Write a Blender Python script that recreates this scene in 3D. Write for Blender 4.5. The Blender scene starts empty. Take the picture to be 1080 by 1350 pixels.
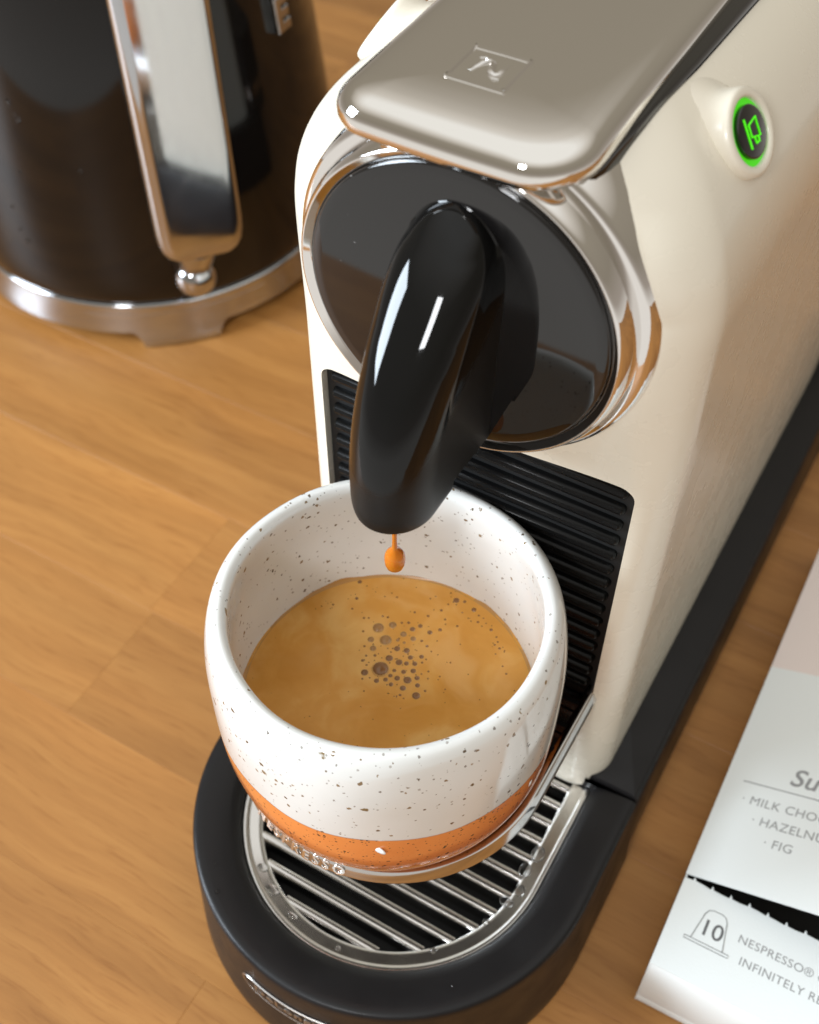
import bpy, bmesh, math, random
from mathutils import Vector, Matrix
random.seed(7)
S = 0.01                      # all measures below are centimetres
sc = bpy.context.scene
col = sc.collection
R = math.radians

# ------------------------------------------------------------------ camera
YAW, PIT, FPX = -0.521, 0.875, 1603.0
CAM = Vector((9.356, -19.423, 41.467))
d = Vector((math.sin(YAW)*math.cos(PIT), math.cos(YAW)*math.cos(PIT), -math.sin(PIT)))
r = Vector((math.cos(YAW), -math.sin(YAW), 0)); u = r.cross(d)
cam = bpy.data.cameras.new("camera"); co = bpy.data.objects.new("camera", cam); col.objects.link(co)
M = Matrix((r, u, -d)).transposed().to_4x4(); M.translation = CAM*S
co.matrix_world = M
cam.sensor_fit = 'VERTICAL'; cam.sensor_height = 24.0
cam.lens = 24.0*FPX/1350.0
cam.clip_start = 0.01; cam.clip_end = 50
cam.dof.use_dof = True
cam.dof.focus_distance = 0.305
cam.dof.aperture_fstop = cam.lens/2.8
sc.camera = co

# ------------------------------------------------------------------ world and lamps
w = bpy.data.worlds.new("World"); sc.world = w; w.use_nodes = True
nt = w.node_tree; nt.nodes.clear()
out = nt.nodes.new('ShaderNodeOutputWorld'); bg = nt.nodes.new('ShaderNodeBackground')
tc = nt.nodes.new('ShaderNodeTexCoord'); sx = nt.nodes.new('ShaderNodeSeparateXYZ'); rp = nt.nodes.new('ShaderNodeValToRGB')
mz = nt.nodes.new('ShaderNodeMath'); mz.operation = 'MULTIPLY_ADD'; mz.inputs[1].default_value = .5; mz.inputs[2].default_value = .5
nt.links.new(tc.outputs['Generated'], sx.inputs[0]); nt.links.new(sx.outputs['Z'], mz.inputs[0]); nt.links.new(mz.outputs[0], rp.inputs[0])
e = rp.color_ramp.elements                      # room: bright tiled floor, beige walls, pale ceiling
e[0].position = 0.0; e[0].color = (0.78, 0.75, 0.705, 1)
e[1].position = 1.0; e[1].color = (0.88, 0.87, 0.83, 1)
for pos, c in ((.36, (0.78, 0.75, 0.705)), (.47, (0.34, 0.30, 0.26)), (.60, (0.25, 0.22, 0.175)), (.77, (0.29, 0.258, 0.205)), (.86, (0.62, 0.58, 0.52)), (.93, (0.88, 0.87, 0.83))):
    el = e.new(pos); el.color = (*c, 1)
nt.links.new(rp.outputs[0], bg.inputs[0]); bg.inputs[1].default_value = 1.0
nt.links.new(bg.outputs[0], out.inputs[0])

def area(name, loc, target, sx_, sy_, power, color):
    l = bpy.data.lights.new(name, 'AREA'); l.shape = 'RECTANGLE'; l.size = sx_*S; l.size_y = sy_*S
    l.energy = power; l.color = color
    o = bpy.data.objects.new(name, l); col.objects.link(o)
    o.location = Vector(loc)*S
    o.rotation_euler = (Vector(target)-Vector(loc)).to_track_quat('-Z', 'Y').to_euler()
    return o
area("window_lamp", (-152, -108, 84), (0, 0, 12), 66, 84, 58.0, (0.79, 0.895, 1.0))
area("side_window_lamp", (6, -146, 122), (0, 0, 12), 26, 36, 12.0, (0.95, 0.97, 1.0))

sc.view_settings.view_transform = 'Standard'; sc.view_settings.look = 'None'
sc.view_settings.gamma = 1; sc.view_settings.exposure = 0.15; sc.view_settings.use_curve_mapping = False

# ------------------------------------------------------------------ materials
def nodes(name):
    m = bpy.data.materials.new(name); m.use_nodes = True
    t = m.node_tree; return m, t, t.nodes['Principled BSDF']
def N(t, kind, **kw):
    n = t.nodes.new(kind)
    for k, val in kw.items():
        if k.startswith('i_'):
            n.inputs[k[2:].replace('_', ' ')].default_value = val
        else: setattr(n, k, val)
    return n
def L(t, a, b): t.links.new(a, b)
def simple(name, c, rough, metal=0.0, coat=0.0, bump=None, rvar=0.0, spec=None):
    m, t, b = nodes(name)
    b.inputs['Base Color'].default_value = (*c, 1); b.inputs['Roughness'].default_value = rough
    b.inputs['Metallic'].default_value = metal; b.inputs['Coat Weight'].default_value = coat
    b.inputs['Coat Roughness'].default_value = 0.04
    if spec is not None: b.inputs['Specular IOR Level'].default_value = spec
    co_ = N(t, 'ShaderNodeTexCoord')
    if bump:
        sc_, st = bump
        n = N(t, 'ShaderNodeTexNoise', i_Scale=sc_, i_Detail=4.0); L(t, co_.outputs['Object'], n.inputs['Vector'])
        bp = N(t, 'ShaderNodeBump', i_Strength=st, i_Distance=0.0004); L(t, n.outputs['Fac'], bp.inputs['Height'])
        L(t, bp.outputs[0], b.inputs['Normal'])
    if rvar:
        n = N(t, 'ShaderNodeTexNoise', i_Scale=70.0, i_Detail=6.0); L(t, co_.outputs['Object'], n.inputs['Vector'])
        mr = N(t, 'ShaderNodeMapRange'); mr.inputs[1].default_value = .35; mr.inputs[2].default_value = .7
        mr.inputs[3].default_value = max(rough-rvar, 0.01); mr.inputs[4].default_value = rough+rvar
        L(t, n.outputs['Fac'], mr.inputs[0]); L(t, mr.outputs[0], b.inputs['Roughness'])
    return m
CREAM = simple("cream_plastic", (0.82, 0.765, 0.645), 0.28, coat=0.15, rvar=0.03)
CHROME = simple("chrome", (0.82, 0.80, 0.78), 0.05, 1.0, rvar=0.02, bump=(18, 0.03))
CHROME_LEVER = simple("chrome_lever", (0.82, 0.80, 0.77), 0.035, 1.0, rvar=0.015, bump=(14, 0.05))
STEEL = simple("tray_steel", (0.72, 0.70, 0.675), 0.17, 1.0, rvar=0.04, bump=None)
DARKSTEEL = simple("support_steel", (0.55, 0.53, 0.51), 0.12, 1.0, rvar=0.04)
GLOSS = simple("black_gloss", (0.005, 0.005, 0.005), 0.04, coat=0.6, bump=(9, 0.01))
SATIN = simple("black_satin", (0.010, 0.010, 0.011), 0.33, rvar=0.06)
MATTE = simple("black_plastic", (0.004, 0.004, 0.004), 0.26, rvar=0.04, spec=.22)
BASEM = simple("base_plastic", (0.009, 0.0082, 0.0085), 0.42, bump=(1800, 0.10), rvar=0.07, spec=.3)
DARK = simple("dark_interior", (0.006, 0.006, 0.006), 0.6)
KBLACK = simple("kettle_enamel", (0.006, 0.005, 0.0045), 0.06, spec=.4)
CARD = simple("white_card", (0.78, 0.82, 0.815), 0.45, bump=(1400, 0.12), spec=0.35)
INK = simple("grey_ink", (0.27, 0.275, 0.28), 0.5)
INKD = simple("dark_ink", (0.12, 0.123, 0.125), 0.5)
BADGE = simple("badge_silver", (0.45, 0.43, 0.41), 0.35, 1.0)
KCHROME = simple("kettle_chrome", (0.50, 0.51, 0.53), 0.10, 1.0, rvar=0.03)
GLOW, t_, b_ = nodes("green_glow")
b_.inputs['Base Color'].default_value = (0.02, 0.25, 0.01, 1); b_.inputs['Emission Color'].default_value = (0.06, 0.62, 0.0, 1)
b_.inputs['Emission Strength'].default_value = 0.75; b_.inputs['Roughness'].default_value = .3
GLOWB = GLOW.copy(); GLOWB.name = "green_icon"; GLOWB.node_tree.nodes['Principled BSDF'].inputs['Emission Strength'].default_value = 1.2
WATER, t_, b_ = nodes("water")
b_.inputs['Transmission Weight'].default_value = 1; b_.inputs['IOR'].default_value = 1.33; b_.inputs['Roughness'].default_value = 0.0

def spout_mat():
    m, t, b = nodes("spout_plastic")
    b.inputs['Base Color'].default_value = (.004, .004, .004, 1); b.inputs['Specular IOR Level'].default_value = .32
    co_ = N(t, 'ShaderNodeTexCoord'); sx = N(t, 'ShaderNodeSeparateXYZ'); L(t, co_.outputs['Object'], sx.inputs[0])
    ad = N(t, 'ShaderNodeMath', operation='MULTIPLY_ADD'); ad.inputs[1].default_value = -.9; L(t, sx.outputs['Y'], ad.inputs[0]); L(t, sx.outputs['Z'], ad.inputs[2])
    mr = N(t, 'ShaderNodeMapRange', interpolation_type='SMOOTHSTEP'); mr.inputs[1].default_value = .2535; mr.inputs[2].default_value = .2625
    mr.inputs[3].default_value = .42; mr.inputs[4].default_value = .04; L(t, ad.outputs[0], mr.inputs[0]); L(t, mr.outputs[0], b.inputs['Roughness'])
    return m
SPOUT = spout_mat()
def wood():
    m, t, b = nodes("oak_stave")
    co_ = N(t, 'ShaderNodeTexCoord'); oi = N(t, 'ShaderNodeObjectInfo')
    off = N(t, 'ShaderNodeVectorMath', operation='SCALE'); off.inputs[3].default_value = 7.0
    cmb = N(t, 'ShaderNodeCombineXYZ'); L(t, oi.outputs['Random'], cmb.inputs[0]); L(t, oi.outputs['Random'], cmb.inputs[1]); L(t, oi.outputs['Random'], cmb.inputs[2])
    L(t, cmb.outputs[0], off.inputs[0])
    add = N(t, 'ShaderNodeVectorMath', operation='ADD'); L(t, co_.outputs['Object'], add.inputs[0]); L(t, off.outputs[0], add.inputs[1])
    # slow warp so that the grain wanders
    wn = N(t, 'ShaderNodeTexNoise', i_Scale=9.0, i_Detail=2.0); L(t, add.outputs[0], wn.inputs['Vector'])
    ws = N(t, 'ShaderNodeVectorMath', operation='SCALE'); ws.inputs[3].default_value = 0.022; L(t, wn.outputs['Color'], ws.inputs[0])
    ad2 = N(t, 'ShaderNodeVectorMath', operation='ADD'); L(t, add.outputs[0], ad2.inputs[0]); L(t, ws.outputs[0], ad2.inputs[1])
    mp = N(t, 'ShaderNodeMapping'); mp.inputs['Scale'].default_value = (4, 95, 60); L(t, ad2.outputs[0], mp.inputs['Vector'])
    g1 = N(t, 'ShaderNodeTexNoise', i_Scale=1.0, i_Detail=8.0, i_Roughness=0.68); L(t, mp.outputs[0], g1.inputs['Vector'])
    mp2 = N(t, 'ShaderNodeMapping'); mp2.inputs['Scale'].default_value = (60, 760, 300); L(t, ad2.outputs[0], mp2.inputs['Vector'])
    g2 = N(t, 'ShaderNodeTexNoise', i_Scale=1.0, i_Detail=3.0, i_Roughness=0.5); L(t, mp2.outputs[0], g2.inputs['Vector'])
    mp3 = N(t, 'ShaderNodeMapping'); mp3.inputs['Scale'].default_value = (4, 34, 20); L(t, ad2.outputs[0], mp3.inputs['Vector'])
    g3 = N(t, 'ShaderNodeTexNoise', i_Scale=1.0, i_Detail=2.0); L(t, mp3.outputs[0], g3.inputs['Vector'])
    cr = N(t, 'ShaderNodeValToRGB'); e = cr.color_ramp.elements
    e[0].position = .25; e[0].color = (0.300, 0.126, 0.031, 1); e[1].position = .75; e[1].color = (0.465, 0.222, 0.062, 1)
    k = e.new(.5); k.color = (0.388, 0.173, 0.045, 1)
    L(t, g1.outputs['Fac'], cr.inputs[0])
    mx = N(t, 'ShaderNodeMix', data_type='RGBA', blend_type='MULTIPLY'); mx.inputs[0].default_value = 1
    pr = N(t, 'ShaderNodeValToRGB'); e = pr.color_ramp.elements
    e[0].position = .30; e[0].color = (.85, .80, .75, 1); e[1].position = .44; e[1].color = (1, 1, 1, 1)
    L(t, g2.outputs['Fac'], pr.inputs[0]); L(t, cr.outputs[0], mx.inputs[6]); L(t, pr.outputs[0], mx.inputs[7])
    hv = N(t, 'ShaderNodeHueSaturation')
    mr = N(t, 'ShaderNodeMapRange'); mr.inputs[3].default_value = .91; mr.inputs[4].default_value = 1.08; L(t, oi.outputs['Random'], mr.inputs[0])
    m3 = N(t, 'ShaderNodeMapRange'); m3.inputs[1].default_value = .3; m3.inputs[2].default_value = .7; m3.inputs[3].default_value = .86; m3.inputs[4].default_value = 1.12
    L(t, g3.outputs['Fac'], m3.inputs[0])
    ml = N(t, 'ShaderNodeMath', operation='MULTIPLY'); L(t, mr.outputs[0], ml.inputs[0]); L(t, m3.outputs[0], ml.inputs[1])
    L(t, ml.outputs[0], hv.inputs['Value']); L(t, mx.outputs[2], hv.inputs['Color'])
    L(t, hv.outputs[0], b.inputs['Base Color'])
    b.inputs['Roughness'].default_value = 0.42; b.inputs['Specular IOR Level'].default_value = 0.4
    bp = N(t, 'ShaderNodeBump', i_Strength=.12, i_Distance=.0003); L(t, g2.outputs['Fac'], bp.inputs['Height']); L(t, bp.outputs[0], b.inputs['Normal'])
    return m
WOOD = wood()

def speck(t, co_, scale, lo, hi, seed, keep):
    """mask of small round specks, size and presence varying from cell to cell"""
    mp = N(t, 'ShaderNodeMapping'); mp.inputs['Location'].default_value = (seed, seed*1.7, seed*.3); L(t, co_, mp.inputs['Vector'])
    nz = N(t, 'ShaderNodeTexNoise', i_Scale=scale*2.2, i_Detail=2.0); L(t, mp.outputs[0], nz.inputs['Vector'])
    sv = N(t, 'ShaderNodeVectorMath', operation='SCALE'); sv.inputs[3].default_value = .55/scale; L(t, nz.outputs['Color'], sv.inputs[0])
    av = N(t, 'ShaderNodeVectorMath', operation='ADD'); L(t, mp.outputs[0], av.inputs[0]); L(t, sv.outputs[0], av.inputs[1])
    vo = N(t, 'ShaderNodeTexVoronoi', i_Scale=scale); L(t, av.outputs[0], vo.inputs['Vector'])
    sp = N(t, 'ShaderNodeSeparateColor'); L(t, vo.outputs['Color'], sp.inputs[0])
    rad = N(t, 'ShaderNodeMapRange'); rad.inputs[3].default_value = lo; rad.inputs[4].default_value = hi; L(t, sp.outputs[0], rad.inputs[0])
    lt = N(t, 'ShaderNodeMath', operation='SUBTRACT'); L(t, rad.outputs[0], lt.inputs[0]); L(t, vo.outputs['Distance'], lt.inputs[1])
    st = N(t, 'ShaderNodeMapRange'); st.inputs[1].default_value = 0; st.inputs[2].default_value = .06; L(t, lt.outputs[0], st.inputs[0])
    kp = N(t, 'ShaderNodeMath', operation='LESS_THAN'); kp.inputs[1].default_value = keep; L(t, sp.outputs[1], kp.inputs[0])
    mu = N(t, 'ShaderNodeMath', operation='MULTIPLY'); L(t, st.outputs[0], mu.inputs[0]); L(t, kp.outputs[0], mu.inputs[1])
    return mu.outputs[0], sp.outputs[2]
def ceramic(name, edge):
    m, t, b = nodes(name)
    co_ = N(t, 'ShaderNodeTexCoord'); ob = co_.outputs['Object']
    sx = N(t, 'ShaderNodeSeparateXYZ'); L(t, ob, sx.inputs[0])
    nz = N(t, 'ShaderNodeTexNoise', i_Scale=45.0, i_Detail=1.0); L(t, ob, nz.inputs['Vector'])
    ma = N(t, 'ShaderNodeMath', operation='MULTIPLY_ADD'); ma.inputs[1].default_value = .0016; L(t, nz.outputs['Fac'], ma.inputs[0]); L(t, sx.outputs['Z'], ma.inputs[2])
    st = N(t, 'ShaderNodeMapRange'); st.inputs[1].default_value = edge-.00025; st.inputs[2].default_value = edge+.00025; L(t, ma.outputs[0], st.inputs[0])
    # white glaze
    wn = N(t, 'ShaderNodeTexNoise', i_Scale=60.0, i_Detail=3.0); L(t, ob, wn.inputs['Vector'])
    wc = N(t, 'ShaderNodeMix', data_type='RGBA'); wc.inputs[6].default_value = (.70, .695, .66, 1); wc.inputs[7].default_value = (.78, .78, .76, 1); L(t, wn.outputs['Fac'], wc.inputs[0])
    cur = wc.outputs[2]
    for scale, lo, hi, seed, keep, c1, c2 in ((430, .02, .30, 1.0, .42, (.085, .058, .036, 1), (.30, .21, .12, 1)),
                                            (190, .02, .22, 3.3, .3, (.10, .065, .03, 1), (.30, .21, .10, 1)),
                                            (800, .02, .36, 5.1, .3, (.22, .20, .18, 1), (.45, .42, .38, 1))):
        msk, tone = speck(t, ob, scale, lo, hi, seed, keep)
        cc = N(t, 'ShaderNodeMix', data_type='RGBA'); cc.inputs[6].default_value = c1; cc.inputs[7].default_value = c2; L(t, tone, cc.inputs[0])
        mm = N(t, 'ShaderNodeMix', data_type='RGBA'); L(t, msk, mm.inputs[0]); L(t, cur, mm.inputs[6]); L(t, cc.outputs[2], mm.inputs[7]); cur = mm.outputs[2]
    # orange glaze
    oc = N(t, 'ShaderNodeMix', data_type='RGBA'); oc.inputs[6].default_value = (.76, .215, .045, 1); oc.inputs[7].default_value = (.84, .285, .07, 1); L(t, wn.outputs['Fac'], oc.inputs[0])
    ocur = oc.outputs[2]
    for scale, lo, hi, seed, keep in ((650, .02, .36, 2.2, .6), (1100, .02, .36, 8.2, .5)):
        msk, tone = speck(t, ob, scale, lo, hi, seed, keep)
        mm = N(t, 'ShaderNodeMix', data_type='RGBA'); L(t, msk, mm.inputs[0]); L(t, ocur, mm.inputs[6]); mm.inputs[7].default_value = (.05, .025, .012, 1); ocur = mm.outputs[2]
    fin = N(t, 'ShaderNodeMix', data_type='RGBA'); L(t, st.outputs[0], fin.inputs[0]); L(t, ocur, fin.inputs[6]); L(t, cur, fin.inputs[7])
    L(t, fin.outputs[2], b.inputs['Base Color'])
    b.inputs['Roughness'].default_value = .13; b.inputs['Coat Weight'].default_value = .4; b.inputs['Coat Roughness'].default_value = .03
    bn = N(t, 'ShaderNodeTexNoise', i_Scale=38.0, i_Detail=2.0); L(t, ob, bn.inputs['Vector'])
    sm = N(t, 'ShaderNodeMath', operation='MULTIPLY_ADD'); sm.inputs[1].default_value = .35; L(t, st.outputs[0], sm.inputs[0]); L(t, bn.outputs['Fac'], sm.inputs[2])
    bp = N(t, 'ShaderNodeBump', i_Strength=.25, i_Distance=.0012); L(t, sm.outputs[0], bp.inputs['Height']); L(t, bp.outputs[0], b.inputs['Normal'])
    return m
def disc_mat():
    m, t, b = nodes("front_disc_gloss"); b.inputs['Roughness'].default_value = .04; b.inputs['Coat Weight'].default_value = .3
    co_ = N(t, 'ShaderNodeTexCoord')
    msk, tone = speck(t, co_.outputs['Object'], 260, .01, .09, 4.4, .35)
    mm = N(t, 'ShaderNodeMix', data_type='RGBA'); L(t, msk, mm.inputs[0]); mm.inputs[6].default_value = (.005, .0045, .0045, 1); mm.inputs[7].default_value = (.30, .29, .28, 1)
    L(t, mm.outputs[2], b.inputs['Base Color'])
    return m
DISC = disc_mat()
CERAMIC = ceramic("speckled_glaze", .0318); CERAMIC_IN = ceramic("speckled_glaze_inside", -.5)
GLAZE = simple("white_glaze", (.80, .80, .79), .12, coat=.4)

def crema():
    m, t, b = nodes("crema")
    co_ = N(t, 'ShaderNodeTexCoord'); ob = co_.outputs['Object']
    n0 = N(t, 'ShaderNodeTexNoise', i_Scale=38.0, i_Detail=2.0); L(t, ob, n0.inputs['Vector'])
    sv = N(t, 'ShaderNodeVectorMath', operation='SCALE'); sv.inputs[3].default_value = .03; L(t, n0.outputs['Color'], sv.inputs[0])
    av = N(t, 'ShaderNodeVectorMath', operation='ADD'); L(t, ob, av.inputs[0]); L(t, sv.outputs[0], av.inputs[1])
    n1 = N(t, 'ShaderNodeTexNoise', i_Scale=55.0, i_Detail=4.0, i_Roughness=.55); L(t, av.outputs[0], n1.inputs['Vector'])
    cr = N(t, 'ShaderNodeValToRGB'); e = cr.color_ramp.elements
    e[0].position = .32; e[0].color = (.56, .243, .036, 1); e[1].position = .72; e[1].color = (.72, .405, .125, 1)
    k = e.new(.52); k.color = (.63, .295, .058, 1)
    L(t, n1.outputs['Fac'], cr.inputs[0])
    n3 = N(t, 'ShaderNodeTexNoise', i_Scale=26.0, i_Detail=3.0, i_Distortion=1.6); L(t, av.outputs[0], n3.inputs['Vector'])
    s3 = N(t, 'ShaderNodeMapRange', interpolation_type='SMOOTHSTEP'); s3.inputs[1].default_value = .52; s3.inputs[2].default_value = .70; s3.inputs[4].default_value = .55; L(t, n3.outputs['Fac'], s3.inputs[0])
    m4 = N(t, 'ShaderNodeMix', data_type='RGBA'); L(t, s3.outputs[0], m4.inputs[0]); L(t, cr.outputs[0], m4.inputs[6]); m4.inputs[7].default_value = (.72, .40, .14, 1)
    cur = m4.outputs[2]
    for scale, lo, hi, seed, keep in ((900, .03, .22, 2.0, .10), (450, .03, .12, 4.0, .12)):
        msk, tone = speck(t, ob, scale, lo, hi, seed, keep)
        mm = N(t, 'ShaderNodeMix', data_type='RGBA'); L(t, msk, mm.inputs[0]); L(t, cur, mm.inputs[6]); mm.inputs[7].default_value = (.20, .085, .02, 1); cur = mm.outputs[2]
    L(t, cur, b.inputs['Base Color'])
    b.inputs['Roughness'].default_value = .36; b.inputs['Specular IOR Level'].default_value = .25
    b.inputs['Subsurface Weight'].default_value = .15; b.inputs['Subsurface Radius'].default_value = (.002, .001, .0004); b.inputs['Subsurface Scale'].default_value = .5
    n2 = N(t, 'ShaderNodeTexNoise', i_Scale=500.0, i_Detail=3.0); L(t, ob, n2.inputs['Vector'])
    bp = N(t, 'ShaderNodeBump', i_Strength=.12, i_Distance=.0004); L(t, n2.outputs['Fac'], bp.inputs['Height']); L(t, bp.outputs[0], b.inputs['Normal'])
    return m
CREMA = crema()
BUBBLE = simple("bubble_skin", (.21, .088, .022), .10, spec=.5, coat=.3)
BUBBLE2 = simple("bubble_skin_pale", (.33, .165, .05), .10, spec=.5, coat=.3)
RIM_HIGHLIGHT = simple("bubble_highlight_rim", (.53, .285, .085), .35)  # paler ring round each bubble, a highlight put into the colour
DROP = simple("coffee_liquid", (.74, .235, .018), .06, coat=.2)
DROP.node_tree.nodes['Principled BSDF'].inputs['Transmission Weight'].default_value = .3; DROP.node_tree.nodes['Principled BSDF'].inputs['IOR'].default_value = 1.34
DROP.node_tree.nodes['Principled BSDF'].inputs['Subsurface Weight'].default_value = .4
DROP.node_tree.nodes['Principled BSDF'].inputs['Subsurface Radius'].default_value = (.003, .0012, .0003)

# ------------------------------------------------------------------ mesh helpers (cm)
def new(name, verts, faces, mat, parent=None, sharp=35, smooth=True, loc=(0, 0, 0)):
    me = bpy.data.meshes.new(name)
    me.from_pydata([Vector(v)*S for v in verts], [], faces)
    bm = bmesh.new(); bm.from_mesh(me); bmesh.ops.remove_doubles(bm, verts=bm.verts, dist=1e-7); bmesh.ops.recalc_face_normals(bm, faces=bm.faces); bm.to_mesh(me); bm.free()
    if smooth:
        for p in me.polygons: p.use_smooth = True
        me.set_sharp_from_angle(angle=R(sharp))
    me.materials.append(mat)
    return link(name, me, parent, loc)
def link(name, me, parent=None, loc=(0, 0, 0)):
    o = bpy.data.objects.new(name, me); col.objects.link(o); o.parent = parent; o.location = Vector(loc)*S
    return o
def tag(o, label=None, cat=None, group=None, kind=None):
    if label: o['label'] = label
    if cat: o['category'] = cat
    if group: o['group'] = group
    if kind: o['kind'] = kind
    return o
def empty(name, loc=(0, 0, 0), rz=0):
    o = bpy.data.objects.new(name, None); col.objects.link(o); o.location = Vector(loc)*S; o.rotation_euler = (0, 0, rz); o.empty_display_size = .02
    return o
def loft(loops, cap0=True, cap1=True, closed=True):
    n = len(loops[0]); V = [p for l in loops for p in l]; F = []
    for i in range(len(loops)-1):
        for j in range(n if closed else n-1):
            k = (j+1) % n
            F.append((i*n+j, i*n+k, (i+1)*n+k, (i+1)*n+j))
    if cap0: F.append(tuple(range(n))[::-1])
    if cap1: F.append(tuple(range((len(loops)-1)*n, len(loops)*n)))
    return V, F
def lathe(prof, seg=96, c=(0, 0), cap0=False, cap1=False):
    loops = [[(c[0]+rr*math.cos(2*math.pi*j/seg), c[1]+rr*math.sin(2*math.pi*j/seg), z) for j in range(seg)] for rr, z in prof]
    return loft(loops, cap0, cap1)
def frame_from(n, up=Vector((0, 0, 1))):
    n = Vector(n).normalized(); x = up.cross(n)
    if x.length < 1e-4: x = Vector((1, 0, 0))
    x.normalize(); y = n.cross(x); return x, y, n
def lathe_dir(prof, origin, n, seg=64, cap0=False, cap1=False):
    x, y, n = frame_from(n); o = Vector(origin)
    loops = [[o + n*z + rr*(math.cos(2*math.pi*j/seg)*x + math.sin(2*math.pi*j/seg)*y) for j in range(seg)] for rr, z in prof]
    return loft(loops, cap0, cap1)
def rrect(hx0, hx1, y0, y1, rad, seg=8):
    """rounded rectangle outline, ccw"""
    P = []
    for cx, cy, a0 in ((hx1-rad, y1-rad, 0), (hx0+rad, y1-rad, 90), (hx0+rad, y0+rad, 180), (hx1-rad, y0+rad, 270)):
        for i in range(seg+1):
            a = R(a0+90*i/seg); P.append((cx+rad*math.cos(a), cy+rad*math.sin(a)))
    return P
def ushape(hw, yc, yend, rr=None, seg=64, rb=.01):
    """U outline, round end towards -y"""
    rr = hw if rr is None else rr
    P = [(hw, yend)] + [(hw, yend+(yc-yend)*k/6) for k in range(1, 6)]
    for i in range(seg+1):
        a = -math.pi*i/seg; P.append((hw*math.cos(a), yc+rr*math.sin(a)))
    P += [(-hw, yc+(yend-yc)*k/6) for k in range(1, 6)] + [(-hw, yend)]
    return P
def box(x0, x1, y0, y1, z0, z1, b=0.05, seg=2):
    bm = bmesh.new(); bmesh.ops.create_cube(bm, size=1)
    for v in bm.verts: v.co = Vector((x0+(v.co.x+.5)*(x1-x0), y0+(v.co.y+.5)*(y1-y0), z0+(v.co.z+.5)*(z1-z0)))
    if b: bmesh.ops.bevel(bm, geom=bm.edges[:], offset=b, segments=seg, profile=.5, affect='EDGES')
    V = [v.co.copy() for v in bm.verts]; F = [tuple(v.index for v in f.verts) for f in bm.faces]; bm.free()
    return V, F
def join(*parts):
    V, F = [], []
    for v, f in parts:
        o = len(V); V += list(v); F += [tuple(i+o for i in q) for q in f]
    return V, F
def tube(path, rad, seg=10, cap=True):
    loops = []; n = len(path); path = [Vector(p) for p in path]; up = Vector((.13, .07, 1)).normalized()
    for i, p in enumerate(path):
        tdir = (path[min(i+1, n-1)]-path[max(i-1, 0)]).normalized()
        x = tdir.cross(up); x = x.normalized() if x.length > 1e-3 else Vector((1, 0, 0)); y = x.cross(tdir)
        rr = rad[i] if isinstance(rad, (list, tuple)) else rad
        loops.append([p+rr*(math.cos(2*math.pi*j/seg)*x+math.sin(2*math.pi*j/seg)*y) for j in range(seg)])
    return loft(loops, cap, cap)
def text_geo(s, size, extrude=0.0, align='LEFT', bevel=0.0, spacing=1.0, offset=0.0, shear=0.0, res=4):
    c = bpy.data.curves.new("t", 'FONT'); c.body = s; c.size = size; c.extrude = extrude; c.align_x = align
    c.bevel_depth = bevel; c.space_character = spacing; c.offset = offset; c.shear = shear; c.resolution_u = res
    o = bpy.data.objects.new("t", c); col.objects.link(o)
    me = bpy.data.meshes.new_from_object(o.evaluated_get(bpy.context.evaluated_depsgraph_get()))
    V = [v.co.copy() for v in me.vertices]; F = [tuple(p.vertices) for p in me.polygons]
    bpy.data.objects.remove(o); bpy.data.curves.remove(c); bpy.data.meshes.remove(me)
    return V, F
def lerp(tab, x):
    if x <= tab[0][0]: return tab[0][1]
    for (a, va), (b, vb) in zip(tab, tab[1:]):
        if x <= b:
            k = (x-a)/(b-a); return va+(vb-va)*k
    return tab[-1][1]
def smoothtab(tab, x):
    """monotone-ish cubic through table points"""
    xs = [a for a, _ in tab]; ys = [b for _, b in tab]
    if x <= xs[0]: return ys[0]
    if x >= xs[-1]: return ys[-1]
    i = max(k for k in range(len(xs)-1) if xs[k] <= x)
    def m(k):
        if k == 0: return (ys[1]-ys[0])/(xs[1]-xs[0])
        if k == len(xs)-1: return (ys[-1]-ys[-2])/(xs[-1]-xs[-2])
        return (ys[k+1]-ys[k-1])/(xs[k+1]-xs[k-1])
    h = xs[i+1]-xs[i]; q = (x-xs[i])/h
    return (2*q**3-3*q*q+1)*ys[i]+(q**3-2*q*q+q)*h*m(i)+(-2*q**3+3*q*q)*ys[i+1]+(q**3-q*q)*h*m(i+1)

def blob(name, p, s, parent, mat, n=12):
    prof = [(math.sin(R(180*k/10)), -math.cos(R(180*k/10))) for k in range(11)]
    V, F = lathe([(max(a, .01), b) for a, b in prof], n)
    return new(name, [(v[0]*s[0], v[1]*s[1], v[2]*s[2]) for v in V], F, mat, parent, sharp=180, loc=p)
# ------------------------------------------------------------------ countertop of oak staves
top = new("countertop", *box(-110, 110, -26, 110, -4, -.35, 0), DARK, smooth=False)
tag(top, kind='structure')
bounds = [-26.1, -22.0, -16.3, -10.6, -4.9, .6, 6.3, 12.3] + [12.3+5.8*k for k in range(1, 15)]
sm_cache = {}
rs = random.Random(11)
for i in range(len(bounds)-1):
    y0, y1 = bounds[i], bounds[i+1]
    x = -110 + rs.uniform(0, 30)
    if abs(y0+4.9) < .1: x = -17.4-30*3
    if abs(y0-.6) < .01: x = -47.6-33
    first = True
    while x < 110:
        ln = rs.choice((26, 33, 41))
        if y1 < -22 or y0 > 60 or x > 62: ln = 60
        x1 = min(x+ln, 112)
        key = (round(x1-x, 2), round(y1-y0, 2))
        if key not in sm_cache:
            V, F = box(-key[0]/2, key[0]/2, -key[1]/2, key[1]/2, -.35, 0, .012, 1)
            o = new("stave", V, F, WOOD, top, smooth=False); sm_cache[key] = o.data
        else:
            o = link("stave", sm_cache[key], top)
        o.location = Vector(((x+x1)/2, (y0+y1)/2, 0))*S
        x = x1

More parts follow.
